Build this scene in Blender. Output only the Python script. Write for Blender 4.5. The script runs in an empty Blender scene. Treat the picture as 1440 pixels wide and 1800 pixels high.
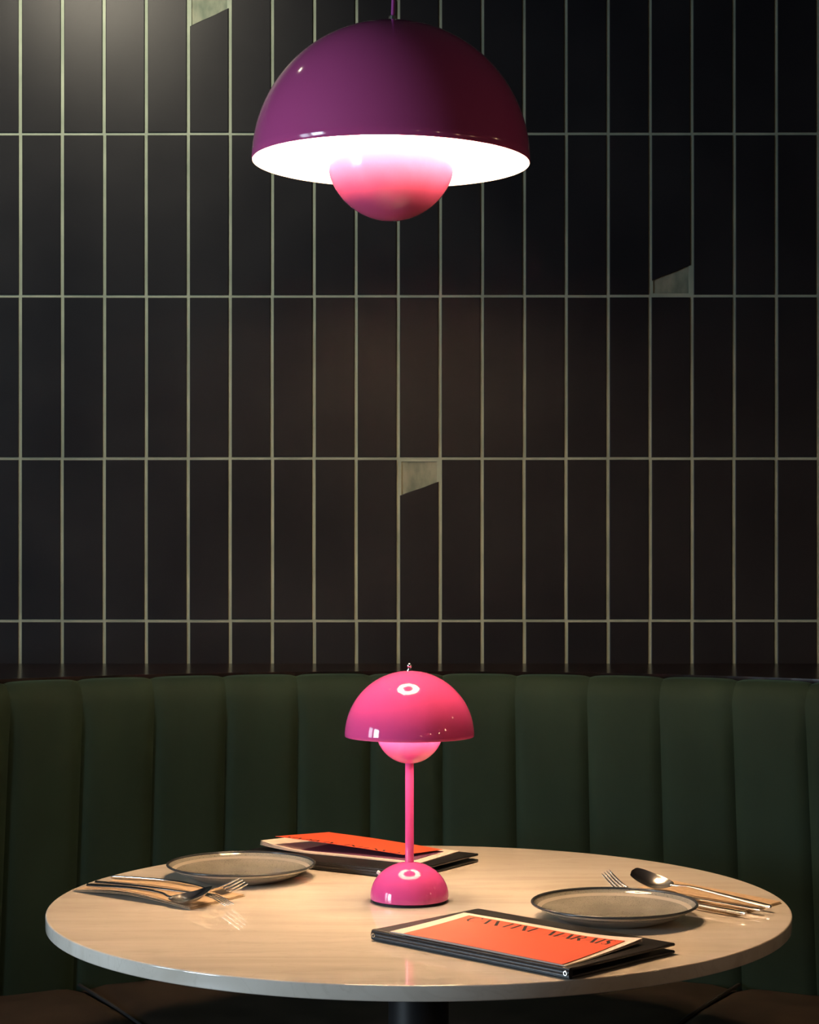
import bpy, bmesh, math, random
from mathutils import Vector, Matrix
random.seed(7)
S = bpy.context.scene
COL = S.collection
pi = math.pi

# ------------------------------------------------------------------ camera
cam_d = bpy.data.cameras.new('camera'); cam = bpy.data.objects.new('camera', cam_d); COL.objects.link(cam)
cam.location = (0, 0, 1.395); cam.rotation_euler = (pi/2, 0, 0)
cam_d.sensor_fit = 'HORIZONTAL'; cam_d.sensor_width = 36.0
cam_d.lens = 36.0*3476/1440
cam_d.shift_y = 46/1440.0
cam_d.clip_start = 0.05
S.camera = cam
# ------------------------------------------------------------------ view / world
S.view_settings.view_transform = 'Standard'; S.view_settings.look = 'None'
S.view_settings.gamma = 1.0; S.view_settings.use_curve_mapping = False
S.view_settings.exposure = 0.0
S.cycles.use_denoising = True
S.cycles.max_bounces = 10
S.cycles.sample_clamp_indirect = 0.0
S.cycles.use_guiding = True
W = bpy.data.worlds.new('world'); S.world = W; W.use_nodes = True
W.node_tree.nodes['Background'].inputs[0].default_value = (0.35, 0.5, 0.65, 1)
W.node_tree.nodes['Background'].inputs[1].default_value = 0.3

def area(name, loc, direction, sx, sy, power, col):
    l = bpy.data.lights.new(name, 'AREA'); l.shape = 'RECTANGLE'; l.size = sx; l.size_y = sy
    l.energy = power; l.color = col
    o = bpy.data.objects.new(name, l); COL.objects.link(o); o.location = loc
    o.rotation_euler = Vector(direction).to_track_quat('-Z', 'Y').to_euler()
    return o
def spot(name, loc, target, power, col, size_deg, blend, rad, parent=None):
    l = bpy.data.lights.new(name, 'SPOT'); l.energy = power; l.color = col
    l.spot_size = math.radians(size_deg); l.spot_blend = blend; l.shadow_soft_size = rad
    o = bpy.data.objects.new(name, l); COL.objects.link(o); o.location = loc
    o.rotation_euler = (Vector(target)-Vector(loc)).to_track_quat('-Z', 'Y').to_euler()
    return o
# daylight through the two panes of the window in the left wall
WX = -3.6
area('window_daylight', (WX-0.12, 1.42, 1.35), (1, 0.0, 0), 0.90, 1.20, 105, (0.70, 0.86, 1.0))
area('window_daylight', (WX-0.12, 2.35, 1.35), (1, 0.0, 0), 0.55, 1.20, 28, (0.70, 0.86, 1.0))
# ceiling spot washing the upper left of the tiled wall
spot('ceiling_spot_beam', (-0.84, 3.98, 2.95), (-0.80, 4.66, 2.50), 78, (1.0, 0.89, 0.68), 110, 0.9, 0.16)

PEND_BULB = 2900.0
TABLE_BULB = 4.0

# ------------------------------------------------------------------ materials
def mat(name, base, rough=0.5, metal=0.0, **kw):
    m = bpy.data.materials.new(name); m.use_nodes = True
    p = m.node_tree.nodes['Principled BSDF']
    p.inputs['Base Color'].default_value = (*base, 1); p.inputs['Roughness'].default_value = rough
    p.inputs['Metallic'].default_value = metal
    for k, v in kw.items():
        p.inputs[k].default_value = v
    return m
def nodes(m): return m.node_tree.nodes, m.node_tree.links, m.node_tree.nodes['Principled BSDF']
def noise_mix(m, c1, c2, scale=(1,1,1), nscale=5, detail=4, lo=.35, hi=.65, bump=0, coord='Object', rough=None):
    N, L, p = nodes(m)
    tc = N.new('ShaderNodeTexCoord'); mp = N.new('ShaderNodeMapping'); mp.inputs['Scale'].default_value = scale
    nz = N.new('ShaderNodeTexNoise'); nz.inputs['Scale'].default_value = nscale; nz.inputs['Detail'].default_value = detail
    cr = N.new('ShaderNodeValToRGB')
    cr.color_ramp.elements[0].position = lo; cr.color_ramp.elements[0].color = (*c1, 1)
    cr.color_ramp.elements[1].position = hi; cr.color_ramp.elements[1].color = (*c2, 1)
    L.new(tc.outputs[coord], mp.inputs[0]); L.new(mp.outputs[0], nz.inputs[0]); L.new(nz.outputs[0], cr.inputs[0])
    L.new(cr.outputs[0], p.inputs['Base Color'])
    if rough:
        mr = N.new('ShaderNodeMapRange'); mr.inputs['To Min'].default_value = rough[0]; mr.inputs['To Max'].default_value = rough[1]
        L.new(nz.outputs[0], mr.inputs[0]); L.new(mr.outputs[0], p.inputs['Roughness'])
    if bump:
        b = N.new('ShaderNodeBump'); b.inputs['Strength'].default_value = bump; b.inputs['Distance'].default_value = 0.001
        L.new(nz.outputs[0], b.inputs['Height']); L.new(b.outputs[0], p.inputs['Normal'])
    return nz, cr
M = {}
M['tile'] = mat('black_glazed_tile', (.010, .011, .014), .34, **{'Specular IOR Level': .15})
noise_mix(M['tile'], (.008, .0085, .011), (.013, .0135, .016), nscale=3, rough=(.36, .46))
M['grout'] = mat('sage_grout', (.34, .39, .31), .9)
noise_mix(M['grout'], (.165, .200, .156), (.235, .272, .212), nscale=9, bump=.5)
M['plaster'] = mat('green_grey_mortar', (.30, .34, .26), .8)
noise_mix(M['plaster'], (.085, .11, .08), (.19, .205, .15), scale=(1, 1, .45), nscale=32, detail=6, bump=.8)
M['paint_dark'] = mat('dark_wall_paint', (.035, .035, .035), .8)
M['ceiling'] = mat('ceiling_paint', (.05, .05, .05), .8)
M['floor'] = mat('dark_floor', (.035, .025, .018), .5)
noise_mix(M['floor'], (.025, .017, .012), (.05, .035, .025), scale=(1, 8, 1), nscale=3)
M['wood'] = mat('dark_varnished_wood', (.006, .004, .004), .22)
noise_mix(M['wood'], (.004, .003, .003), (.010, .006, .006), scale=(1, 14, 14), nscale=4, rough=(.14, .3))
M['velvet'] = mat('green_velvet', (.045, .085, .055), .75, **{'Specular IOR Level': .12})
M['velvet'].node_tree.nodes['Principled BSDF'].inputs['Sheen Weight'].default_value = .15
M['velvet'].node_tree.nodes['Principled BSDF'].inputs['Sheen Roughness'].default_value = .35
M['velvet'].node_tree.nodes['Principled BSDF'].inputs['Sheen Tint'].default_value = (.25, .6, .45, 1)
noise_mix(M['velvet'], (.0115, .0225, .0150), (.016, .031, .0205), scale=(1, 1, .35), nscale=7, detail=5, lo=.3, hi=.7)
M['leather'] = mat('brown_leather', (.022, .015, .011), .5)
noise_mix(M['leather'], (.016, .011, .008), (.03, .021, .015), nscale=12, bump=.2)
M['marble'] = mat('cream_marble', (.66, .58, .47), .015, IOR=1.85)
M['pink'] = mat('pink_lacquer', (.78, .085, .33), .06)
M['purple'] = mat('purple_lacquer', (.55, .085, .28), .10)
M['magenta'] = mat('magenta_lacquer', (.56, .085, .23), .10)
M['shade_white'] = mat('white_shade_lining', (.86, .84, .80), .5)
M['chrome'] = mat('chrome', (.8, .8, .8), .08, 1.0)
M['steel'] = mat('polished_steel', (.80, .78, .76), .20, 1.0)
M['cord'] = mat('purple_cord', (.42, .06, .34), .5)
M['black'] = mat('black_metal', (.012, .012, .013), .4)
M['rubber'] = mat('black_rubber', (.01, .01, .01), .7)
M['cover'] = mat('black_menu_cover', (.010, .010, .012), .42)
noise_mix(M['cover'], (.008, .008, .010), (.014, .014, .017), nscale=300, detail=2, bump=.35)
M['paper'] = mat('cream_paper', (.80, .68, .60), .7)
M['orange'] = mat('orange_card', (.82, .105, .042), .55)
M['plum'] = mat('plum_card', (.19, .065, .14), .6)
M['ink'] = mat('black_ink', (.012, .010, .012), .6)
M['napkin'] = mat('tan_paper_napkin', (.58, .38, .19), .85)
noise_mix(M['napkin'], (.46, .33, .20), (.54, .39, .25), nscale=120, bump=.3)
M['plate'] = mat('speckled_grey_stoneware', (.30, .28, .22), .07)
M['plate_rim'] = mat('dark_glazed_rim', (.045, .05, .055), .18)
M['plate_out'] = mat('pale_stoneware', (.36, .33, .28), .35)
M['clear'] = mat('clear_plastic', (.75, .8, .85), .15)
def emis(name, c, s):
    m = bpy.data.materials.new(name); m.use_nodes = True
    p = m.node_tree.nodes['Principled BSDF']; p.inputs['Base Color'].default_value = (.8, .8, .8, 1)
    p.inputs['Emission Color'].default_value = (*c, 1); p.inputs['Emission Strength'].default_value = s
    return m
M['bulb'] = emis('lit_bulb', (1, .72, .42), 12)
M['bare'] = emis('lit_bare_bulb', (1, .62, .34), 42)
M['spotglow'] = emis('lit_spot', (1, .86, .66), 25)

# marble: long soft horizontal veins
def marble():
    N, L, p = nodes(M['marble'])
    tc = N.new('ShaderNodeTexCoord')
    mp = N.new('ShaderNodeMapping'); mp.inputs['Scale'].default_value = (1.0, 6.5, 3.0); mp.inputs['Rotation'].default_value = (0, 0, .12)
    nz = N.new('ShaderNodeTexNoise'); nz.inputs['Scale'].default_value = 2.2; nz.inputs['Detail'].default_value = 7; nz.inputs['Distortion'].default_value = .8
    cr = N.new('ShaderNodeValToRGB'); e = cr.color_ramp.elements
    e[0].position = .30; e[0].color = (.655, .59, .50, 1); e[1].position = .72; e[1].color = (.80, .745, .66, 1)
    mid = e.new(.52); mid.color = (.76, .70, .61, 1)
    n2 = N.new('ShaderNodeTexNoise'); n2.inputs['Scale'].default_value = 3.5; n2.inputs['Detail'].default_value = 8; n2.inputs['Distortion'].default_value = 1.5
    m2 = N.new('ShaderNodeMath'); m2.operation = 'SUBTRACT'; m2.inputs[1].default_value = .5
    m3 = N.new('ShaderNodeMath'); m3.operation = 'ABSOLUTE'
    r2 = N.new('ShaderNodeMapRange'); r2.inputs['From Min'].default_value = 0; r2.inputs['From Max'].default_value = .022
    r2.inputs['To Min'].default_value = .22; r2.inputs['To Max'].default_value = 0
    mx = N.new('ShaderNodeMix'); mx.data_type = 'RGBA'
    mx.inputs['B'].default_value = (.50, .44, .36, 1)
    L.new(tc.outputs['Object'], mp.inputs[0]); L.new(mp.outputs[0], nz.inputs[0]); L.new(mp.outputs[0], n2.inputs[0])
    L.new(nz.outputs[0], cr.inputs[0]); L.new(n2.outputs[0], m2.inputs[0]); L.new(m2.outputs[0], m3.inputs[0]); L.new(m3.outputs[0], r2.inputs[0])
    L.new(r2.outputs[0], mx.inputs['Factor']); L.new(cr.outputs[0], mx.inputs['A']); L.new(mx.outputs['Result'], p.inputs['Base Color'])
marble()
def speckle(m, base, dark, light):
    N, L, p = nodes(m)
    tc = N.new('ShaderNodeTexCoord')
    n1 = N.new('ShaderNodeTexNoise'); n1.inputs['Scale'].default_value = 14; n1.inputs['Detail'].default_value = 4
    c1 = N.new('ShaderNodeValToRGB'); c1.color_ramp.elements[0].position = .35; c1.color_ramp.elements[0].color = (*base, 1)
    c1.color_ramp.elements[1].position = .7; c1.color_ramp.elements[1].color = (*light, 1)
    n2 = N.new('ShaderNodeTexNoise'); n2.inputs['Scale'].default_value = 520; n2.inputs['Detail'].default_value = 1
    c2 = N.new('ShaderNodeMapRange'); c2.inputs['From Min'].default_value = .58; c2.inputs['From Max'].default_value = .72; c2.inputs['To Max'].default_value = .8
    mx = N.new('ShaderNodeMix'); mx.data_type = 'RGBA'; mx.inputs['B'].default_value = (*dark, 1)
    L.new(tc.outputs['Object'], n1.inputs[0]); L.new(tc.outputs['Object'], n2.inputs[0]); L.new(n1.outputs[0], c1.inputs[0]); L.new(n2.outputs[0], c2.inputs[0])
    L.new(c2.outputs[0], mx.inputs['Factor']); L.new(c1.outputs[0], mx.inputs['A']); L.new(mx.outputs['Result'], p.inputs['Base Color'])
speckle(M['plate'], (.23, .225, .195), (.06, .06, .055), (.31, .30, .26))

# ------------------------------------------------------------------ helpers
def obj(name, bm, mats, parent=None, smooth=True, loc=None, rot=None, angle=40):
    me = bpy.data.meshes.new(name)
    bmesh.ops.recalc_face_normals(bm, faces=bm.faces)
    if smooth:
        for f in bm.faces: f.smooth = True
        lim = math.radians(angle)
        for e in bm.edges:
            if len(e.link_faces) == 2 and e.calc_face_angle(0) > lim: e.smooth = False
    bm.to_mesh(me); bm.free()
    if not isinstance(mats, (list, tuple)): mats = [mats]
    for m in mats: me.materials.append(m)
    o = bpy.data.objects.new(name, me); COL.objects.link(o)
    if parent: o.parent = parent
    if loc is not None: o.location = loc
    if rot is not None: o.rotation_euler = rot
    return o
def thing(name, label, cat, loc=(0, 0, 0), rot=(0, 0, 0), group=None):
    o = bpy.data.objects.new(name, None); o.empty_display_size = .05; COL.objects.link(o)
    o.location = loc; o.rotation_euler = rot; o['label'] = label; o['category'] = cat
    if group: o['group'] = group
    return o
def tag(o, label, cat, group=None):
    o['label'] = label; o['category'] = cat
    if group: o['group'] = group
    return o
def struct(o): o['kind'] = 'structure'; return o
def box(bm, x0, x1, y0, y1, z0, z1, mi=0, bev=0):
    vs = [bm.verts.new((x, y, z)) for x in (x0, x1) for y in (y0, y1) for z in (z0, z1)]
    fs = []
    for f in ((0,1,3,2),(4,6,7,5),(0,4,5,1),(2,3,7,6),(0,2,6,4),(1,5,7,3)):
        q = bm.faces.new([vs[i] for i in f]); q.material_index = mi; fs.append(q)
    if bev:
        es = list({e for f in fs for e in f.edges})
        bmesh.ops.bevel(bm, geom=es, offset=bev, segments=3, affect='EDGES', profile=.5)
def lathe(bm, prof, seg=64, mi=None, cap0=False, cap1=False, center=(0, 0)):
    rings = []
    for r, z in prof:
        if r < 1e-6: rings.append([bm.verts.new((center[0], center[1], z))])
        else: rings.append([bm.verts.new((center[0]+r*math.cos(2*pi*k/seg), center[1]+r*math.sin(2*pi*k/seg), z)) for k in range(seg)])
    for i in range(len(rings)-1):
        a, b = rings[i], rings[i+1]
        for k in range(seg):
            k2 = (k+1) % seg
            if len(a) == 1 and len(b) == 1: break
            if len(a) == 1: f = bm.faces.new((a[0], b[k], b[k2]))
            elif len(b) == 1: f = bm.faces.new((a[k], b[0], a[k2]))
            else: f = bm.faces.new((a[k], b[k], b[k2], a[k2]))
            if mi: f.material_index = mi[i]
    if cap0 and len(rings[0]) > 1: bm.faces.new(rings[0])
    if cap1 and len(rings[-1]) > 1: bm.faces.new(rings[-1])
def arc(cx, cz, r, a0, a1, n, rz=None):
    rz = rz or r
    return [(cx+r*math.cos(math.radians(a0+(a1-a0)*i/n)), cz+rz*math.sin(math.radians(a0+(a1-a0)*i/n))) for i in range(n+1)]

# ------------------------------------------------------------------ room shell
WY = 4.685                                    # face of the tiles
PX, PZ = 0.0995, 0.3846                       # tile pitch
GX0, GZ0 = -0.027, 2.353
XL, XR, ZT = WX, 3.2, 3.12
def tiled_wall():
    bm = bmesh.new()
    d = .0024; T = .012
    box(bm, XL, XR, WY+.009, WY+.15, 0, ZT, 2)              # body, mortar coloured behind the tiles
    c0 = int((XL-GX0)/PX)-1; c1 = int((XR-GX0)/PX)+1
    r0 = int((0-GZ0)/PZ)-1; r1 = int((ZT-GZ0)/PZ)+1
    jit = {}
    for c in range(c0, c1+2):
        for r in range(r0, r1+2):
            jit[(c, r)] = (random.uniform(-.0007, .0007), random.uniform(-.0004, .0004))
    holes = {(-5, 0): ('top', 2.608, 2.651), (6, -1): ('bot', 2.005, 2.042), (0, -3): ('top', 1.496, 1.529)}
    # grout: one strip per joint, left out inside the broken corners
    for c in range(c0, c1+2):
        x = GX0+c*PX
        for r in range(r0, r1+1):
            z0 = GZ0+r*PZ; z1 = z0+PZ
            if z1 < 0 or z0 > ZT: continue
            box(bm, x-.0075, x+.0075, WY+d+.0004, WY+T, max(z0, 0), min(z1, ZT), 1)
    for r in range(r0, r1+2):
        z = GZ0+r*PZ
        if z < .01 or z > ZT-.01: continue
        box(bm, XL, XR, WY+d, WY+T, z-.007, z+.007, 1)
    gx, gz = .0040, .0032
    for c in range(c0, c1+1):
        for r in range(r0, r1+1):
            x0 = GX0+c*PX+gx+jit[(c, r)][0]; x1 = GX0+(c+1)*PX-gx+jit[(c+1, r)][0]
            z0 = GZ0+r*PZ+gz+jit[(c, r)][1]; z1 = GZ0+(r+1)*PZ-gz+jit[(c, r+1)][1]
            z0 = max(z0, .0); z1 = min(z1, ZT)
            if z1-z0 < .02 or x1 < XL+.02 or x0 > XR-.02: continue
            x0 = max(x0, XL); x1 = min(x1, XR)
            p = [(x0, z0), (x1, z0), (x1, z1), (x0, z1)]
            h = holes.get((c, r))
            if h:
                lo, hi = h[1], h[2]
                n = 6
                edge = [(x0+(x1-x0)*i/n, lo+(hi-lo)*i/n + (0.0007*math.sin(i*1.3) if 0 < i < n else 0)) for i in range(n+1)]
                if h[0] == 'top': p = [(x0, z0), (x1, z0)]+edge[::-1]
                else: p = edge+[(x1, z1), (x0, z1)]
            cx = sum(q[0] for q in p)/len(p); cz = sum(q[1] for q in p)/len(p)
            tx, tz = random.uniform(-.0035, .0035), random.uniform(-.0012, .0012)
            def Y(x, z): return WY + tx*(x-cx) + tz*(z-cz)
            e = .0013
            def inn(q):
                vx, vz = q[0]-cx, q[1]-cz
                return (q[0]-math.copysign(e, vx), q[1]-math.copysign(e, vz))
            outer_b = [bm.verts.new((q[0], WY+T, q[1])) for q in p]
            outer_f = [bm.verts.new((q[0], Y(*q)+.0009, q[1])) for q in p]
            inner_f = [bm.verts.new((inn(q)[0], Y(*q), inn(q)[1])) for q in p]
            k = len(p)
            for i in range(k):
                j = (i+1) % k
                bm.faces.new((outer_b[i], outer_b[j], outer_f[j], outer_f[i]))
                bm.faces.new((outer_f[i], outer_f[j], inner_f[j], inner_f[i]))
            bm.faces.new(inner_f)
    o = obj('wall_back', bm, [M['tile'], M['grout'], M['plaster']], smooth=False)
    struct(o)
    # the smeared mortar in each broken corner (slightly hollow, rough)
    for (c, r), h in holes.items():
        bm = bmesh.new()
        x0 = GX0+c*PX+.001; x1 = GX0+(c+1)*PX-.001
        if h[0] == 'top': za, zb = min(h[1], h[2])-.01, GZ0+(r+1)*PZ-.001
        else: za, zb = GZ0+r*PZ+.001, max(h[1], h[2])+.01
        n = 14; g = []
        rr = random.Random(c*7+r)
        for i in range(n+1):
            row = []
            for j in range(n+1):
                u, v = i/n, j/n
                dep = .0052 + .0022*math.sin(pi*u)*math.sin(pi*v) + rr.uniform(-.0005, .0005)
                row.append(bm.verts.new((x0+(x1-x0)*u, WY+dep, za+(zb-za)*v)))
            g.append(row)
        for i in range(n):
            for j in range(n): bm.faces.new((g[i][j], g[i+1][j], g[i+1][j+1], g[i][j+1]))
        q = obj('mortar_patch', bm, M['plaster'], parent=o)
        q['label'] = 'pale green-grey mortar where the corner of a black tile is broken off'
    return o
tiled_wall()
bm = bmesh.new(); box(bm, XL-.1, XR+.1, -2.6, WY+.15, -.1, 0); struct(obj('floor', bm, M['floor'], smooth=False))
bm = bmesh.new(); box(bm, XL-.1, XR+.1, -2.6, WY+.15, ZT, ZT+.1); struct(obj('ceiling', bm, M['ceiling'], smooth=False))
bm = bmesh.new(); box(bm, XR, XR+.12, -2.6, WY+.15, 0, ZT); struct(obj('wall_right', bm, M['paint_dark'], smooth=False))
bm = bmesh.new(); box(bm, XL, XR, -2.6, -2.5, 0, ZT); struct(obj('wall_front', bm, M['paint_dark'], smooth=False))
bm = bmesh.new()                              # left wall with the window opening y .95..2.65, z .72..1.98
box(bm, XL-.12, XL, -2.6, .93, 0, ZT); box(bm, XL-.12, XL, 2.67, WY+.15, 0, ZT)
box(bm, XL-.12, XL, .93, 2.67, 0, .73); box(bm, XL-.12, XL, .93, 2.67, 1.97, ZT)
struct(obj('wall_left', bm, M['paint_dark'], smooth=False))
bm = bmesh.new()
for y0, y1 in ((.93, .975), (1.87, 2.07), (2.625, 2.67)): box(bm, XL-.10, XL+.01, y0, y1, .73, 1.97)
for z0, z1 in ((.73, .77), (1.93, 1.97)): box(bm, XL-.10, XL+.01, .93, 2.67, z0, z1)
struct(obj('window_1', bm, M['paint_dark'], smooth=False))

# ------------------------------------------------------------------ banquette
RB, CY = 1.52, 2.87
seams = [-51.1, -45.08, -39.06, -33.08, -27.1, -21.17, -15.23, -9.28, -3.28, 2.71, 8.76, 14.75, 20.74, 26.77, 32.8, 38.78, 44.8, 50.8]
def back_profile(extra_top=0.0):
    P = []
    for i in range(11): P.append((RB+.085-.070*i/10, .40+.635*i/10))       # leaning face
    for i in range(1, 9):
        a = pi*i/8
        P.append((RB+.015+.045-.045*math.cos(a), 1.035+.050*math.sin(a)+.004*i/8))
    P.append((RB+.105, .98))
    return P
banq = thing('banquette', 'curved dark green velvet banquette with upright channels behind the marble table', 'bench', (0, CY, 0))
def channel(a0, a1):
    bm = bmesh.new(); P = back_profile(); n = 14; g = []
    for i in range(n+1):
        u = -1+2*i/n; th = math.radians(a0+(a1-a0)*i/n)
        bul = .017*((max(0, 1-abs(u)**3.2))**.5)-.004
        row = []
        for k, (r, z) in enumerate(P):
            bulk = bul*(1 if k < 10 else (.3 if k < 17 else .15))
            pa = P[max(k-1, 0)]; pb = P[min(k+1, len(P)-1)]
            tx, tz = pb[0]-pa[0], pb[1]-pa[1]; l = math.hypot(tx, tz)
            nx, nz = -tz/l, tx/l
            rr = r+nx*bulk; zz = z+nz*bulk
            row.append(bm.verts.new((rr*math.sin(th), rr*math.cos(th), zz)))
        g.append(row)
    for i in range(n):
        for k in range(len(P)-1): bm.faces.new((g[i][k], g[i+1][k], g[i+1][k+1], g[i][k+1]))
    o = obj('backrest_channel', bm, M['velvet'], parent=banq, angle=80)
    return o
for i in range(len(seams)-1): channel(seams[i], seams[i+1])
def annular(bm, prof, a0, a1, n, gap=0):
    g = []
    for i in range(n+1):
        th = math.radians(a0+(a1-a0)*i/n)
        e = 0
        row = []
        for (r, z) in prof:
            g_ = gap if i in (0, n) else 0
            row.append(bm.verts.new((r*math.sin(th), r*math.cos(th), z-g_)))
        g.append(row)
    m = len(prof)
    for i in range(n):
        for k in range(m):
            bm.faces.new((g[i][k], g[i+1][k], g[i+1][(k+1) % m], g[i][(k+1) % m]))
    bm.faces.new(g[0]); bm.faces.new(g[-1])
seat_prof = [(RB+.09, .33), (RB+.09, .418), (RB+.03, .427), (RB-.2, .435), (RB-.42, .432), (RB-.455, .424), (RB-.475, .40), (RB-.475, .34), (RB-.46, .33)]
for a0, a1 in ((-51.1, -26.85), (-26.55, 26.45), (26.75, 50.8)):
    bm = bmesh.new()
    # rounded ends: dip the first and last few degrees
    n = 28; g = []
    for i in range(n+1):
        t = i/n
        tt = t
        th = math.radians(a0+(a1-a0)*tt)
        edge = min(t, 1-t)*(a1-a0)
        dip = .010*max(0, 1-edge/1.6)**2
        g.append([bm.verts.new((r*math.sin(th), r*math.cos(th), z-(dip if z > .38 else 0))) for r, z in seat_prof])
    m = len(seat_prof)
    for i in range(n):
        for k in range(m): bm.faces.new((g[i][k], g[i+1][k], g[i+1][(k+1) % m], g[i][(k+1) % m]))
    bm.faces.new(g[0]); bm.faces.new(g[-1])
    q = obj('seat_cushion', bm, M['leather'], parent=banq, angle=50)
    q['label'] = 'dark brown leather seat section'
for a in (-26.7, 26.6):                        # welt between the seat sections
    bm = bmesh.new(); th = math.radians(a); pts = []
    for i in range(11):
        r = RB+.08-(.53)*i/10
        pts.append(Vector((r*math.sin(th), r*math.cos(th), .424+.004*math.sin(pi*i/10))))
    rings = []
    for p in pts:
        side = Vector((math.cos(th), -math.sin(th), 0))
        rings.append([bm.verts.new(p+side*.004*math.cos(2*pi*k/8)+Vector((0, 0, .004*math.sin(2*pi*k/8)))) for k in range(8)])
    for i in range(10):
        for k in range(8): bm.faces.new((rings[i][k], rings[i][(k+1) % 8], rings[i+1][(k+1) % 8], rings[i+1][k]))
    obj('seat_piping', bm, M['rubber'], parent=banq)
bm = bmesh.new(); annular(bm, [(RB+.10, 0), (RB+.10, .33), (RB-.44, .33), (RB-.42, 0)], -51.1, 50.8, 30)
obj('seat_base', bm, M['black'], parent=banq, smooth=False)
# varnished ledge between the banquette and the wall
bm = bmesh.new(); n = 60; top = []; bot = []
for i in range(n+1):
    th = math.radians(-51.1+(50.8+51.1)*i/n); r = RB+.112
    x, y = r*math.sin(th), CY+r*math.cos(th)
    top.append((bm.verts.new((x, y, 1.092)), bm.verts.new((x, WY-.0005, 1.098)), bm.verts.new((x, y, 0.0)), bm.verts.new((x, WY-.0005, 0.0))))
for i in range(n):
    a, b = top[i], top[i+1]
    bm.faces.new((a[0], b[0], b[1], a[1])); bm.faces.new((a[2], a[3], b[3], b[2]))
    bm.faces.new((a[0], a[2], b[2], b[0])); bm.faces.new((a[1], b[1], b[3], a[3]))
for a in (top[0], top[-1]): bm.faces.new((a[0], a[1], a[3], a[2]))
struct(obj('trim_1', bm, M['wood'], smooth=False))

# ------------------------------------------------------------------ table
TZ = .75
TC = (.016, 3.50)
table = thing('round_table', 'round cream marble topped table on a black pedestal', 'table', (TC[0], TC[1], 0))
bm = bmesh.new(); R = .650
prof = [(0, TZ), (R-.2, TZ), (R-.006, TZ), (R-.0030, TZ), (R-.0025, TZ)] + [(R-.0025+.0025*math.sin(a*pi/8), TZ-.0025+.0025*math.cos(a*pi/8)) for a in range(1, 5)] + [(R, TZ-.0215)] + [(R-.0025+.0025*math.cos(a*pi/8), TZ-.0215-.0025*math.sin(a*pi/8)) for a in range(1, 5)] + [(R-.2, TZ-.024), (0, TZ-.024)]
lathe(bm, prof, 160)
obj('tabletop', bm, M['marble'], parent=table, angle=50)
bm = bmesh.new(); lathe(bm, [(.0, TZ-.025), (.16, TZ-.025), (.16, TZ-.033), (.0535, TZ-.034), (.0535, .02), (0, .02)], 48)
obj('pedestal', bm, M['black'], parent=table)
bm = bmesh.new(); lathe(bm, [(0, 0), (.26, 0), (.265, .006), (.262, .012), (.06, .022), (0, .022)], 64)
obj('base_plate', bm, M['black'], parent=table)

# ------------------------------------------------------------------ lamps
def dome_shell(bm, r, z0, t, n=26, a0=0, rz=None):
    """upper half shell; outer material 0, inner 1"""
    rz = rz or r
    outer = [(r*math.cos(math.radians(a)), z0+rz*math.sin(math.radians(a))) for a in [a0+(90-a0)*i/n for i in range(n+1)]]
    inner = [((r-t)*math.cos(math.radians(a)), z0+(rz-t)*math.sin(math.radians(a))) for a in [a0+(90-a0)*i/n for i in range(n+1)]]
    outer[-1] = (0, outer[-1][1]); inner[-1] = (0, inner[-1][1])
    prof = outer[::-1] + [(r-t*.5, z0-t*.4)] + inner
    mi = [0]*(len(outer)-1) + [0, 1] + [1]*(len(inner)-1)
    lathe(bm, prof, 128, mi)
def bowl_shell(bm, r, z0, t, n=24, hole=0):
    """lower half shell open upwards"""
    outer = [(r*math.cos(math.radians(a)), z0-r*math.sin(math.radians(a))) for a in [90*i/n for i in range(n+1)]]
    inner = [((r-t)*math.cos(math.radians(a)), z0-(r-t)*math.sin(math.radians(a))) for a in [90*i/n for i in range(n+1)]]
    outer[-1] = (0, outer[-1][1]); inner[-1] = (0, inner[-1][1])
    prof = outer[::-1] + [(r-t*.5, z0+t*.4)] + inner
    lathe(bm, prof, 96, [0]*(len(outer)-1)+[0, 1]+[1]*(len(inner)-1))
def rod(bm, p0, p1, r, seg=8):
    p0, p1 = Vector(p0), Vector(p1); d = (p1-p0).normalized()
    q = d.to_track_quat('Z', 'Y')
    a = [bm.verts.new(p0+q @ Vector((r*math.cos(2*pi*k/seg), r*math.sin(2*pi*k/seg), 0))) for k in range(seg)]
    b = [bm.verts.new(p1+q @ Vector((r*math.cos(2*pi*k/seg), r*math.sin(2*pi*k/seg), 0))) for k in range(seg)]
    for k in range(seg): bm.faces.new((a[k], a[(k+1) % seg], b[(k+1) % seg], b[k]))
    bm.faces.new(a); bm.faces.new(b)
def point(name, loc, power, col, rad, parent):
    l = bpy.data.lights.new(name, 'POINT'); l.energy = power; l.color = col; l.shadow_soft_size = rad
    o = bpy.data.objects.new(name, l); COL.objects.link(o); o.location = loc; o.parent = parent
    return o

# pendant: origin at the rim plane
PC = (-.0332, 3.554, 2.070)
pend = thing('pendant_lamp', 'large glossy purple dome pendant lamp with a half-globe below, hanging over the table', 'lamp', PC, (0, math.radians(.7), 0))
bm = bmesh.new(); dome_shell(bm, .250, 0, .0022); o = obj('upper_shade', bm, [M['purple'], M['shade_white']], parent=pend, angle=60)
bm = bmesh.new(); bowl_shell(bm, .1165, .012, .0018)
o = obj('lower_shade', bm, [M['magenta'], M['shade_white']], parent=pend, angle=60); o['label'] = 'half-globe lower shade glowing pink at its top'
bm = bmesh.new()
for k in range(3):
    a = 2*pi*k/3+.5
    rod(bm, (.113*math.cos(a), .113*math.sin(a), .013), (.05*math.cos(a), .05*math.sin(a), .243), .0018)
obj('support_rods', bm, M['chrome'], parent=pend)
bm = bmesh.new(); lathe(bm, [(0, .2), (.02, .2), (.022, .205), (.022, .248), (0, .248)], 24); obj('socket', bm, M['shade_white'], parent=pend)
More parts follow.
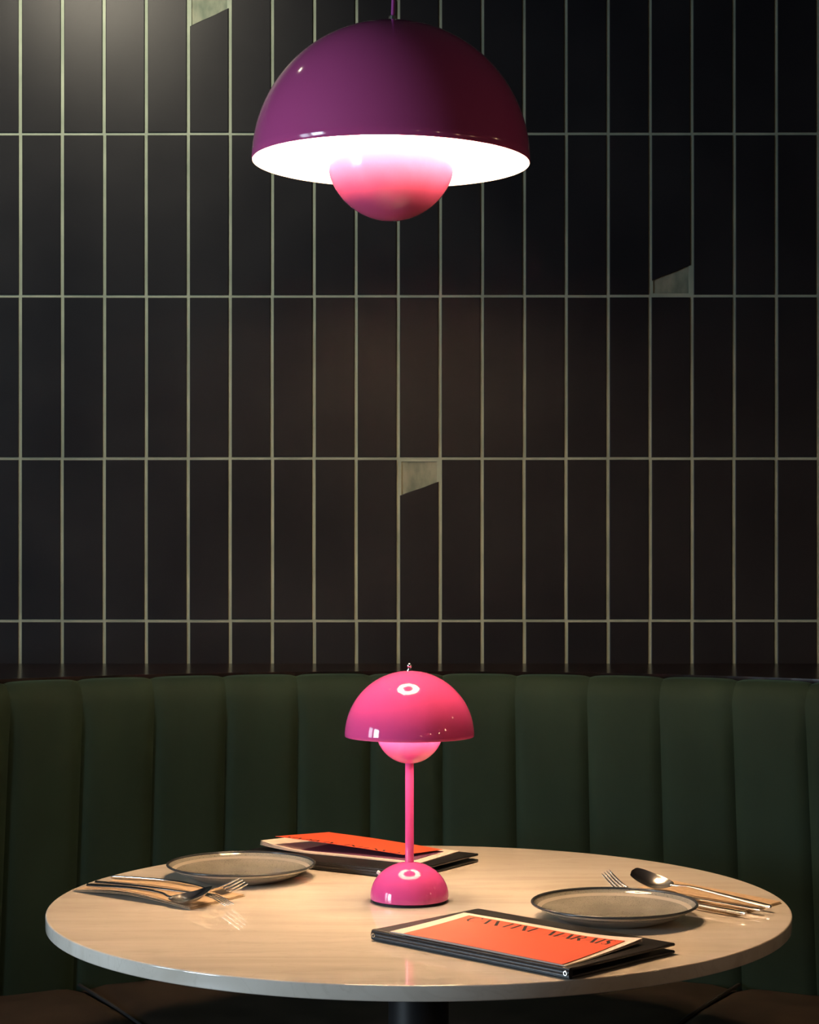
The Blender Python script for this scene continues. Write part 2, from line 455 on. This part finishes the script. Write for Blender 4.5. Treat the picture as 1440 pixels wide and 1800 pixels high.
bm = bmesh.new(); lathe(bm, [(0, .248), (.0105, .249), (.0105, .253), (.0068, .254), (.0068, .263), (.005, .2645), (0, .2645)], 32); obj('ferrule', bm, M['steel'], parent=pend)
bm = bmesh.new(); rod(bm, (0, 0, .262), (.0135, 0, 1.042), .0032, 16)
obj('cord', bm, M['cord'], parent=pend)
bm = bmesh.new(); lathe(bm, [(0, 1.012), (.05, 1.015), (.055, 1.03), (.055, 1.044), (0, 1.044)], 40)
obj('ceiling_rose', bm, M['purple'], parent=pend, loc=(.013, 0, 0))
bm = bmesh.new(); lathe(bm, arc(0, -.002, .024, -90, 90, 12), 24)
bulb = obj('bulb', bm, emis('lit_pendant_bulb', (1.0, .665, .395), PEND_BULB), parent=pend)

# table lamp: origin on the table top
tl = thing('table_lamp', 'pink mushroom-shaped table lamp with a domed base standing on the marble table', 'lamp', (0.0, 3.514, TZ))
bm = bmesh.new(); lathe(bm, [(.066, .0), (.066, .0035), (0, .0035)], 64, cap0=True); obj('foot', bm, M['rubber'], parent=tl)
bm = bmesh.new()
pr = [(0, .004), (.066, .004), (.0695, .0055)] + [(.0700*math.cos(math.radians(a)), .009+.0605*math.sin(math.radians(a))) for a in range(2, 84, 4)] + [(.0085, .0698), (0, .0702)]
lathe(bm, pr, 96); obj('base', bm, M['pink'], parent=tl, angle=60)
bm = bmesh.new(); lathe(bm, [(0, .066), (.0077, .066), (.0077, .250), (0, .250)], 32); obj('stem', bm, M['pink'], parent=tl)
bm = bmesh.new(); bowl_shell(bm, .0595, .304, .0014); obj('lower_shade', bm, [M['pink'], M['shade_white']], parent=tl, angle=60)
bm = bmesh.new(); dome_shell(bm, .1155, .294, .0016); obj('upper_shade', bm, [M['pink'], M['shade_white']], parent=tl, angle=60)
bm = bmesh.new(); lathe(bm, [(0, .4085), (.0058, .4088), (.0058, .4112), (.0036, .412), (.0036, .4135)] + arc(0, .4185, .0048, -50, 90, 8), 24)
obj('finial', bm, M['chrome'], parent=tl)
bm = bmesh.new()
for k in range(3):
    a = 2*pi*k/3+.9
    rod(bm, (.056*math.cos(a), .056*math.sin(a), .305), (.02*math.cos(a), .02*math.sin(a), .406), .0012)
obj('support_rods', bm, M['chrome'], parent=tl)
bm = bmesh.new(); lathe(bm, arc(0, .296, .018, -90, 90, 10), 24); obj('bulb', bm, M['bulb'], parent=tl)
point('bulb_light', (0, 0, .335), TABLE_BULB, (1.0, .74, .5), .008, tl)
bm = bmesh.new(); lathe(bm, [(0, 0), (.0035, 0), (.0035, .004), (.0025, .005), (0, .005)], 16)
q = obj('button', bm, M['shade_white'], parent=tl, loc=(-.0535, .010, .048), rot=(0, math.radians(-55), 0)); q['label'] = 'small white button'

# ------------------------------------------------------------------ plates
def plate(loc, label):
    t = thing('plate', label, 'plate', loc, group='stoneware plates on the marble table')
    t.rotation_euler = (0, 0, random.uniform(0, 3))
    bm = bmesh.new()
    top = [(0, .0070), (.05, .0071), (.082, .0079), (.096, .0095), (.108, .0118), (.118, .0145), (.127, .0180), (.133, .0218), (.1365, .0254), (.1385, .0285)]
    outp = [(.1390, .0250), (.131, .0205), (.120, .0148), (.108, .0085), (.097, .0040), (.091, .0015), (.087, .0), (.083, .0), (.081, .002), (0, .0025)]
    lathe(bm, top, 96); obj('well', bm, M['plate'], parent=t, angle=70)
    bm = bmesh.new(); lathe(bm, [(.1386, .0282)]+outp, 96); q = obj('underside', bm, M['plate_out'], parent=t, angle=70); q['label'] = 'paler unspeckled underside'
    bm = bmesh.new(); n = 12; cx, cz, rx = .1392, .0272, .0026
    pr = [(cx+rx*math.cos(2*pi*k/n), cz+rx*.9*math.sin(2*pi*k/n)) for k in range(n+1)]
    lathe(bm, pr, 96); bmesh.ops.remove_doubles(bm, verts=bm.verts, dist=1e-6)
    q = obj('rim', bm, M['plate_rim'], parent=t, angle=70); q['label'] = 'thin dark glazed rim'
plate((-.3195, 3.755, TZ), 'grey stoneware plate at the left, beside the folded napkin with crossed forks')
plate((.3475, 3.353, TZ), 'grey stoneware plate at the right, between the front menu and the right napkin')

# ------------------------------------------------------------------ folded napkins
def bil(c, u, v):
    a = Vector(c[0])*(1-u)*(1-v)+Vector(c[1])*u*(1-v)+Vector(c[2])*u*v+Vector(c[3])*(1-u)*v
    return a
def sheet(bm, corners, hfun, t, nu=24, nv=12, mi=0):
    """a thin solid sheet over a quad; corners 3-D, hfun(u,v) adds height"""
    A = []; B = []
    for i in range(nu+1):
        ra = []; rb = []
        for j in range(nv+1):
            p = bil(corners, i/nu, j/nv); p.z += hfun(i/nu, j/nv)
            ra.append(bm.verts.new(p)); rb.append(bm.verts.new(p-Vector((0, 0, t))))
        A.append(ra); B.append(rb)
    F = []
    for i in range(nu):
        for j in range(nv):
            F.append(bm.faces.new((A[i][j], A[i+1][j], A[i+1][j+1], A[i][j+1]))); F.append(bm.faces.new((B[i][j], B[i][j+1], B[i+1][j+1], B[i+1][j])))
    for i in range(nu):
        F.append(bm.faces.new((A[i][0], B[i][0], B[i+1][0], A[i+1][0]))); F.append(bm.faces.new((A[i][nv], A[i+1][nv], B[i+1][nv], B[i][nv])))
    for j in range(nv):
        F.append(bm.faces.new((A[0][j], A[0][j+1], B[0][j+1], B[0][j]))); F.append(bm.faces.new((A[nu][j], B[nu][j], B[nu][j+1], A[nu][j+1])))
    for f in F: f.material_index = mi
def V3(xy, z): return (xy[0], xy[1], z)
def napkin(cs, bump, label):
    bm = bmesh.new()
    for k, (dz, sh) in enumerate(((.0007, 0), (.0022, .0015), (.0037, .003))):
        c = [V3(q, TZ) for q in cs]
        # upper layers sit a touch inward at the open end
        e = Vector(c[0])-Vector(c[1]); e = e.normalized()*sh
        c[1] = tuple(Vector(c[1])+e); c[2] = tuple(Vector(c[2])+e)
        def h(u, v, k=k, dz=dz):
            lift = bump*math.sin(pi*min(1, u*1.0))**1.2*(1-v)**2
            return dz + lift*(.9+.1*k) + .0004*math.sin(9*u+k)*math.sin(5*v+2*k)+.0004
        sheet(bm, c, h, .0006)
    o = obj('paper_napkin', bm, M['napkin'], angle=60)
    return tag(o, label, 'napkin', 'folded tan paper napkins on the table')
napkin([(-.616, 3.61), (-.379, 3.428), (-.296, 3.559), (-.533, 3.743)], .010, 'folded tan paper napkin at the left, under the spoon and crossed forks')
napkin([(.382, 3.593), (.559, 3.371), (.657, 3.488), (.491, 3.705)], 0.0, 'folded tan paper napkin at the right edge, tucked behind the right plate')

# ------------------------------------------------------------------ cutlery
def catmull(P, n):
    P = [Vector(p) for p in P]; out = []
    Q = [2*P[0]-P[1]]+P+[2*P[-1]-P[-2]]
    # arc-length parameter by control index; returns evenly distributed samples
    raw = []
    for i in range(len(P)-1):
        for k in range(24):
            t = k/24
            p0, p1, p2, p3 = Q[i], Q[i+1], Q[i+2], Q[i+3]
            raw.append(.5*((2*p1)+(p2-p0)*t+(2*p0-5*p1+4*p2-p3)*t*t+(3*p1-p0-3*p2+p3)*t**3))
    raw.append(P[-1])
    L = [0]
    for a, b in zip(raw, raw[1:]): L.append(L[-1]+(b-a).length)
    j = 0
    for i in range(n+1):
        s = L[-1]*i/n
        while j < len(L)-2 and L[j+1] < s: j += 1
        f = (s-L[j])/max(1e-9, L[j+1]-L[j]); out.append(raw[j].lerp(raw[j+1], min(1, f)))
    return out, L[-1]
def lerp_tab(tab, s):
    for (a, va), (b, vb) in zip(tab, tab[1:]):
        if s <= b:
            t = (s-a)/(b-a) if b > a else 0; t = t*t*(3-2*t)
            return va+(vb-va)*t
    return tab[-1][1]
def strip(bm, pts, s0, s1, wtab, ttab, sag=lambda s: 0, crown=True, K=8, off=lambda s: 0, roll=0.0, n=28):
    """loft along pts between parameters s0..s1 (0..1)"""
    N = len(pts)-1; rings = []
    for i in range(n+1):
        s = s0+(s1-s0)*i/n; x = s*N; a = int(min(N-1, math.floor(x))); p = pts[a].lerp(pts[a+1], x-a)
        a0 = max(0, a-1); a1 = min(N, a+2)
        t = (pts[a1]-pts[a0]).normalized()
        side = t.cross(Vector((0, 0, 1))).normalized(); nrm = side.cross(t).normalized()
        c, sn = math.cos(roll), math.sin(roll); side, nrm = side*c+nrm*sn, nrm*c-side*sn
        w = lerp_tab(wtab, s)/2; th = lerp_tab(ttab, s); sg = sag(s); p = p+side*off(s)
        ring = []
        for k in range(K+1):
            u = -math.cos(pi*k/K)
            h = -sg*(1-u*u) + (th*.5*math.sqrt(max(0, 1-u*u)) if crown else th*.5)
            ring.append(bm.verts.new(p+side*u*w+nrm*h))
        for k in range(K-1, 0, -1):
            u = -math.cos(pi*k/K)
            h = -sg*(1-u*u) - (th*.5*math.sqrt(max(0, 1-u*u)) if crown else th*.5)
            ring.append(bm.verts.new(p+side*u*w+nrm*h))
        rings.append(ring)
    m = len(rings[0])
    for i in range(n):
        for k in range(m): bm.faces.new((rings[i][k], rings[i][(k+1) % m], rings[i+1][(k+1) % m], rings[i+1][k]))
    bm.faces.new(rings[0]); bm.faces.new(rings[-1])
HW = [(0, .0075), (.02, .0105), (.10, .0105), (.45, .0075), (.66, .0052), (.74, .0055)]
HT = [(0, .0058), (.5, .0056), (.66, .0040), (.75, .0024)]
def fork(pts, label, roll=0.0):
    P, L = catmull(pts, 80)
    root = thing('fork', label, 'fork', P[0][:], group='steel forks on the napkins')
    Q = [p-P[0] for p in P]
    bm = bmesh.new(); strip(bm, Q, 0, .735, HW, HT, roll=roll, n=40); obj('handle', bm, M['steel'], parent=root, angle=60)
    bm = bmesh.new()
    strip(bm, Q, .725, .865, [(.725, .0054), (.76, .009), (.81, .0225), (.865, .0245)], [(.7, .0024), (1, .0018)], sag=lambda s: .0012, roll=roll, n=14)
    for k in range(4):
        o_ = (-1.5+k)*.0068
        strip(bm, Q, .855, 1.0, [(.85, .0042), (.95, .0034), (.985, .0026), (1, .0010)], [(.85, .0018), (1, .0012)], off=lambda s, o_=o_: o_*(1-.06*(s-.85)/.15), roll=roll, n=12, K=6)
    obj('head', bm, M['steel'], parent=root, angle=60)
def spoon(pts, label, roll=0.0):
    P, L = catmull(pts, 80)
    root = thing('spoon', label, 'spoon', P[0][:], group='steel spoons on the napkins')
    Q = [p-P[0] for p in P]
    bm = bmesh.new(); strip(bm, Q, 0, .745, HW, HT, roll=roll, n=40); obj('handle', bm, M['steel'], parent=root, angle=60)
    bm = bmesh.new()
    def w(s):
        t = (s-.73)/.27; return t
    tab = [(.735, .0055), (.755, .010)]
    wt = []
    for i in range(25):
        t = i/24; s = .735+.265*t
        wid = .046*(max(0, 1-abs((t-.54)/.54)**2.3))**.5 if t > .54 else .046*(max(0, 1-abs((.54-t)/.58)**2.0))**.62
        if i == 24: wid = .006
        wt.append((s, max(.0056, wid)))
    strip(bm, Q, .735, 1.0, wt, [(.7, .0022), (1, .0014)], sag=lambda s: .0105*max(0, math.sin(pi*min(1, max(0, (s-.735)/.265)))), roll=roll, n=30, K=14, crown=True)
    obj('bowl', bm, M['steel'], parent=root, angle=60)
def knife(pts, label):
    P, L = catmull(pts, 60)
    root = thing('knife', label, 'knife', P[0][:])
    Q = [p-P[0] for p in P]
    bm = bmesh.new(); strip(bm, Q, 0, .55, [(0, .008), (.05, .0115), (.5, .0085), (.6, .008)], [(0, .0045), (.6, .0032)], n=24); obj('handle', bm, M['steel'], parent=root, angle=60)
    bm = bmesh.new(); strip(bm, Q, .54, 1, [(.54, .008), (.62, .016), (.85, .018), (.97, .010), (1, .002)], [(.5, .0026), (.7, .0016), (1, .0010)], n=26); obj('blade', bm, M['steel'], parent=root, angle=60)
# left setting
ROLL = .75
fork([(-.556, 3.690, .7625), (-.45, 3.635, .7655), (-.39, 3.575, .7680), (-.345, 3.530, .7640), (-.322, 3.512, .7720), (-.292, 3.490, .7900)], 'fork of the left setting with its tines pointing up, farthest from the edge', roll=ROLL)
fork([(-.578, 3.645, .7610), (-.48, 3.565, .7665), (-.40, 3.505, .7680), (-.355, 3.470, .7700), (-.335, 3.452, .7670), (-.312, 3.432, .7585)], 'fork of the left setting with its tines pointing down onto the napkin')
spoon([(-.588, 3.612, .7615), (-.50, 3.540, .7690), (-.44, 3.487, .7700), (-.418, 3.465, .7660), (-.385, 3.452, .7700), (-.345, 3.440, .7850)], 'spoon of the left setting lying on top of the two forks', roll=-.25)
# right setting
fork([(.570, 3.349, .7590), (.50, 3.425, .7600), (.43, 3.510, .7605), (.398, 3.548, .7600), (.380, 3.566, .7660), (.355, 3.588, .7900)], 'fork of the right setting, tines showing behind the right plate', roll=.3)
knife([(.601, 3.379, .7592), (.53, 3.460, .7595), (.50, 3.498, .7588), (.458, 3.550, .7572)], 'table knife of the right setting, between the fork and the spoon')
spoon([(.622, 3.405, .7600), (.56, 3.478, .7650), (.505, 3.540, .7700), (.478, 3.568, .7690), (.445, 3.586, .7730), (.405, 3.603, .7890)], 'spoon of the right setting with its bowl facing up, beyond the right plate', roll=.36)

# ------------------------------------------------------------------ menus
LET = {  # strokes in a unit box: x0,y0,x1,y1,width
 'C': [(.78,.90,.62,1,.07),(.62,1,.40,1,.05),(.40,1,.16,.82,.08),(.16,.82,.08,.5,.13),(.08,.5,.16,.18,.13),(.16,.18,.40,0,.08),(.40,0,.62,0,.05),(.62,0,.80,.12,.05),(.80,.78,.80,.97,.07)],
 'A': [(.04,0,.44,1,.03),(.44,1,.84,0,.14),(.2,.32,.64,.32,.03)],
 'N': [(.08,0,.08,1,.03),(.08,1,.78,0,.14),(.78,0,.78,1,.03)],
 'T': [(.02,1,.78,1,.03),(.40,0,.40,1,.13),(.02,1,.02,.84,.03),(.78,1,.78,.84,.03)],
 'I': [(.14,0,.14,1,.13)],
 'E': [(.1,0,.1,1,.13),(.1,1,.62,1,.03),(.1,.52,.5,.52,.03),(.1,0,.62,0,.03)],
 'M': [(.06,0,.10,1,.03),(.10,1,.48,.05,.14),(.48,.05,.86,1,.03),(.86,0,.86,1,.13)],
 'R': [(.1,0,.1,1,.13),(.1,1,.5,1,.03),(.5,1,.68,.76,.10),(.68,.76,.5,.52,.10),(.5,.52,.1,.52,.03),(.36,.52,.76,0,.13)],
 'S': [(.6,.84,.5,.98,.04),(.5,.98,.28,.98,.04),(.28,.98,.1,.76,.10),(.1,.76,.56,.30,.14),(.56,.30,.46,.04,.09),(.46,.04,.22,.02,.04),(.22,.02,.06,.2,.04)],
}
ADV = {'C': .98, 'A': 1.0, 'N': 1.0, 'T': .92, 'I': .42, 'E': .84, 'M': 1.1, 'R': .92, 'S': .78, ' ': .55}
def lettering(bm, text, mapf, u0, u1, v0, v1, flip=False, thick=1.0):
    tot = sum(ADV[c] for c in text); x = 0
    for c in text:
        for (a, b, c2, d, w) in LET.get(c, []):
            dx, dy = c2-a, d-b; l = math.hypot(dx, dy) or 1; w *= thick if w > .06 else .8
            nx, ny = -dy/l*w/2, dx/l*w/2
            n = 3; prev = None
            for i in range(n+1):
                t = i/n; px, py = a+dx*t, b+dy*t
                pair = []
                for sg in (1, -1):
                    X = (x+px+sg*nx)/tot; Y = py+sg*ny
                    if flip: X, Y = 1-X, 1-Y
                    pair.append(bm.verts.new(mapf(u0+(u1-u0)*X, v0+(v1-v0)*Y)))
                if prev: bm.faces.new((prev[0], prev[1], pair[1], pair[0]))
                prev = pair
        x += ADV[c]
def menu(origin, ang, label):
    """origin: corner of the spine; local x runs along the spine, local y across the cover"""
    t = thing('menu_folder', label, 'menu', (origin[0], origin[1], TZ), (0, 0, ang), group='black menu folders on the table')
    Lx, Ly = .413, .258
    for z0 in (.0012, .0125):
        bm = bmesh.new(); box(bm, 0, Lx, .006, Ly, z0, z0+.0048, bev=.0018)
        obj('cover', bm, M['cover'], parent=t, angle=50)
    bm = bmesh.new()
    n = 22; cz = .0092; g = []
    for i in range(n+1):
        a = math.radians(90+180*i/n)
        ca, sa = math.cos(a), math.sin(a)
        gv = .0007 if i in (6, 7, 9, 12, 13, 15) else 0
        for_ = (.010+.0095*math.copysign(abs(ca)**.45, ca)+gv, cz+.0086*math.copysign(abs(sa)**.75, sa))
        g.append((bm.verts.new((.0015, for_[0], for_[1])), bm.verts.new((Lx-.0015, for_[0], for_[1]))))
    for i in range(n): bm.faces.new((g[i][0], g[i+1][0], g[i+1][1], g[i][1]))
    bm.faces.new([a[0] for a in g]); bm.faces.new([a[1] for a in g])
    obj('spine', bm, M['cover'], parent=t, angle=50)
    for x in (.0075, Lx-.0075):                # eyelets near the spine ends, facing outward
        bm = bmesh.new(); n = 16; m = 6
        vs = [[bm.verts.new((x+(.0030+.0009*math.cos(2*pi*j/m))*math.cos(2*pi*i/n), .0004+.0009*math.sin(2*pi*j/m), .0095+(.0030+.0009*math.cos(2*pi*j/m))*math.sin(2*pi*i/n))) for j in range(m)] for i in range(n)]
        for i in range(n):
            for j in range(m): bm.faces.new((vs[i][j], vs[(i+1) % n][j], vs[(i+1) % n][(j+1) % m], vs[i][(j+1) % m]))
        q = obj('eyelet', bm, M['chrome'], parent=t); q['label'] = 'small metal eyelet'
    return t
# front menu: u runs from the left corner to the front corner
A1 = math.radians(-44.2)
UL = Vector((-.0635, 3.170))
m1 = menu(UL, A1, 'black menu folder at the front edge with an orange title card lying flat on it')
def local_sheet(parent, name, corners, h, t, m, lab=None, nu=20, nv=10):
    bm = bmesh.new(); sheet(bm, corners, h, t, nu, nv); o = obj(name, bm, m, parent=parent, angle=50)
    if lab: o['label'] = lab
    return o
zc = .0174
cW = [(.040, .006, zc), (.400, .006, zc), (.385, .212, zc), (.030, .190, zc)]
hW = lambda u, v: .0010+.0006*math.sin(4*u) + .0085*max(0, (u-.6)/.4)**2*max(0, v)**2 + .0035*v*v*(1-u)
for k in range(4):
    cc = [(a+.0012*math.sin(k*2.1), b, c) for a, b, c in cW]
    local_sheet(m1, 'page', cc, (lambda u, v, k=k: hW(u, v)*(.55+.15*k)+.0004*k), .0003, M['paper'], 'cream page under the title card')
cO = [(.072, .004, zc+.0022), (.396, .004, zc+.0022), (.372, .184, zc+.0022), (.058, .172, zc+.0022)]
hO = lambda u, v: .0010+.0006*math.sin(4*u) + .0050*max(0, (u-.6)/.4)**2*v*v + .0035*v*v*(1-u) + .0006
local_sheet(m1, 'title_card', cO, hO, .0005, M['orange'], 'orange title card with black lettering')
def mapO(u, v):
    p = bil(cO, u, v); p.z += hO(u, v)+.00025; return p
bm = bmesh.new(); lettering(bm, 'CANTINE MARAIS', mapO, .05, .975, .80, .975, thick=1.5)
obj('lettering', bm, M['ink'], parent=m1, smooth=False)
# rear menu
A2 = math.radians(-33)
Fp = Vector((-.003, 3.722)); u2 = Vector((math.cos(math.radians(147)), math.sin(math.radians(147))))
O2 = Fp+u2*.413
m2 = menu(O2, A2, 'black menu folder at the back edge with plum page and lifted orange card')
# local x = .413 - u
cW2 = [(.018, .060, zc), (.385, .078, zc), (.372, .250, zc), (.040, .236, zc)]
hW2 = lambda u, v: .0008 + .016*max(0, 1-u/.35)**2*(1-.4*v) + .0015*math.sin(pi*u)
for k in range(4):
    cc = [(a, b+.0008*k, c) for a, b, c in cW2]
    local_sheet(m2, 'page', cc, (lambda u, v, k=k: hW2(u, v)*(.6+.13*k)+.0004*k), .0003, M['paper'], 'cream page under the cards')
cP2 = [(.050, .076, zc+.0016), (.362, .090, zc+.0016), (.352, .225, zc+.0016), (.062, .215, zc+.0016)]
hP2 = lambda u, v: .0016 + .011*max(0, 1-(u+.09)/.35)**2*(1-.4*v)+ .0015*math.sin(pi*u)
local_sheet(m2, 'inner_card', cP2, hP2, .0005, M['plum'], 'plum inner card')
cO2 = [(.052, .066, .0460), (.335, .104, .0285), (.352, .222, .0245), (.086, .204, .0400)]
hO2 = lambda u, v: .0015*math.sin(pi*u)
local_sheet(m2, 'title_card', cO2, hO2, .0005, M['orange'], 'orange card curling up off the page')
def mapO2(u, v):
    p = bil(cO2, u, v); p.z += hO2(u, v)+.0003; return p
bm = bmesh.new(); lettering(bm, 'CANTINE MARAIS', mapO2, .05, .95, .015, .13, flip=True, thick=1.4)
obj('lettering', bm, M['ink'], parent=m2, smooth=False)

# ------------------------------------------------------------------ lamps of the room beyond the frame
def ceiling_spot(loc, label, power=0, glow=True):
    t = thing('ceiling_spot', label, 'spotlight', loc)
    bm = bmesh.new(); rod(bm, (0, 0, -.001), (0, 0, ZT-loc[2]), .006); obj('stem', bm, M['black'], parent=t)
    bm = bmesh.new(); lathe(bm, [(.030, -.058), (.036, -.058), (.036, .0), (0, .0)], 32); obj('housing', bm, M['black'], parent=t)
    bm = bmesh.new(); lathe(bm, [(0, -.052), (.030, -.052)], 24); obj('lens', bm, M['spotglow'], parent=t)
ceiling_spot((-.84, 4.00, 3.03), 'small black ceiling spotlight washing the upper left of the tiles')
for (x, y, z, wh) in ((2.6, 1.6, 1.45, 'beside the right wall, level with the table lamp'), (2.8, 2.3, 1.62, 'beside the right wall, between two lower bulbs'), (2.2, .6, 1.5, 'nearest the camera on its right'), (3.0, 3.6, 2.3, 'high up beside the tiled wall at the right'), (1.6, -.8, 1.4, 'farthest back, behind the camera')):
    t = thing('hanging_bulb', 'bare bulb on a thin black cord ' + wh, 'bulb', (x, y, z), group='bare bulbs in the room behind the camera')
    bm = bmesh.new(); lathe(bm, arc(0, 0, .055, -90, 90, 12), 24); obj('bulb', bm, M['bare'], parent=t)
    bm = bmesh.new(); rod(bm, (0, 0, .054), (0, 0, ZT-z), .003); obj('cord', bm, M['black'], parent=t)
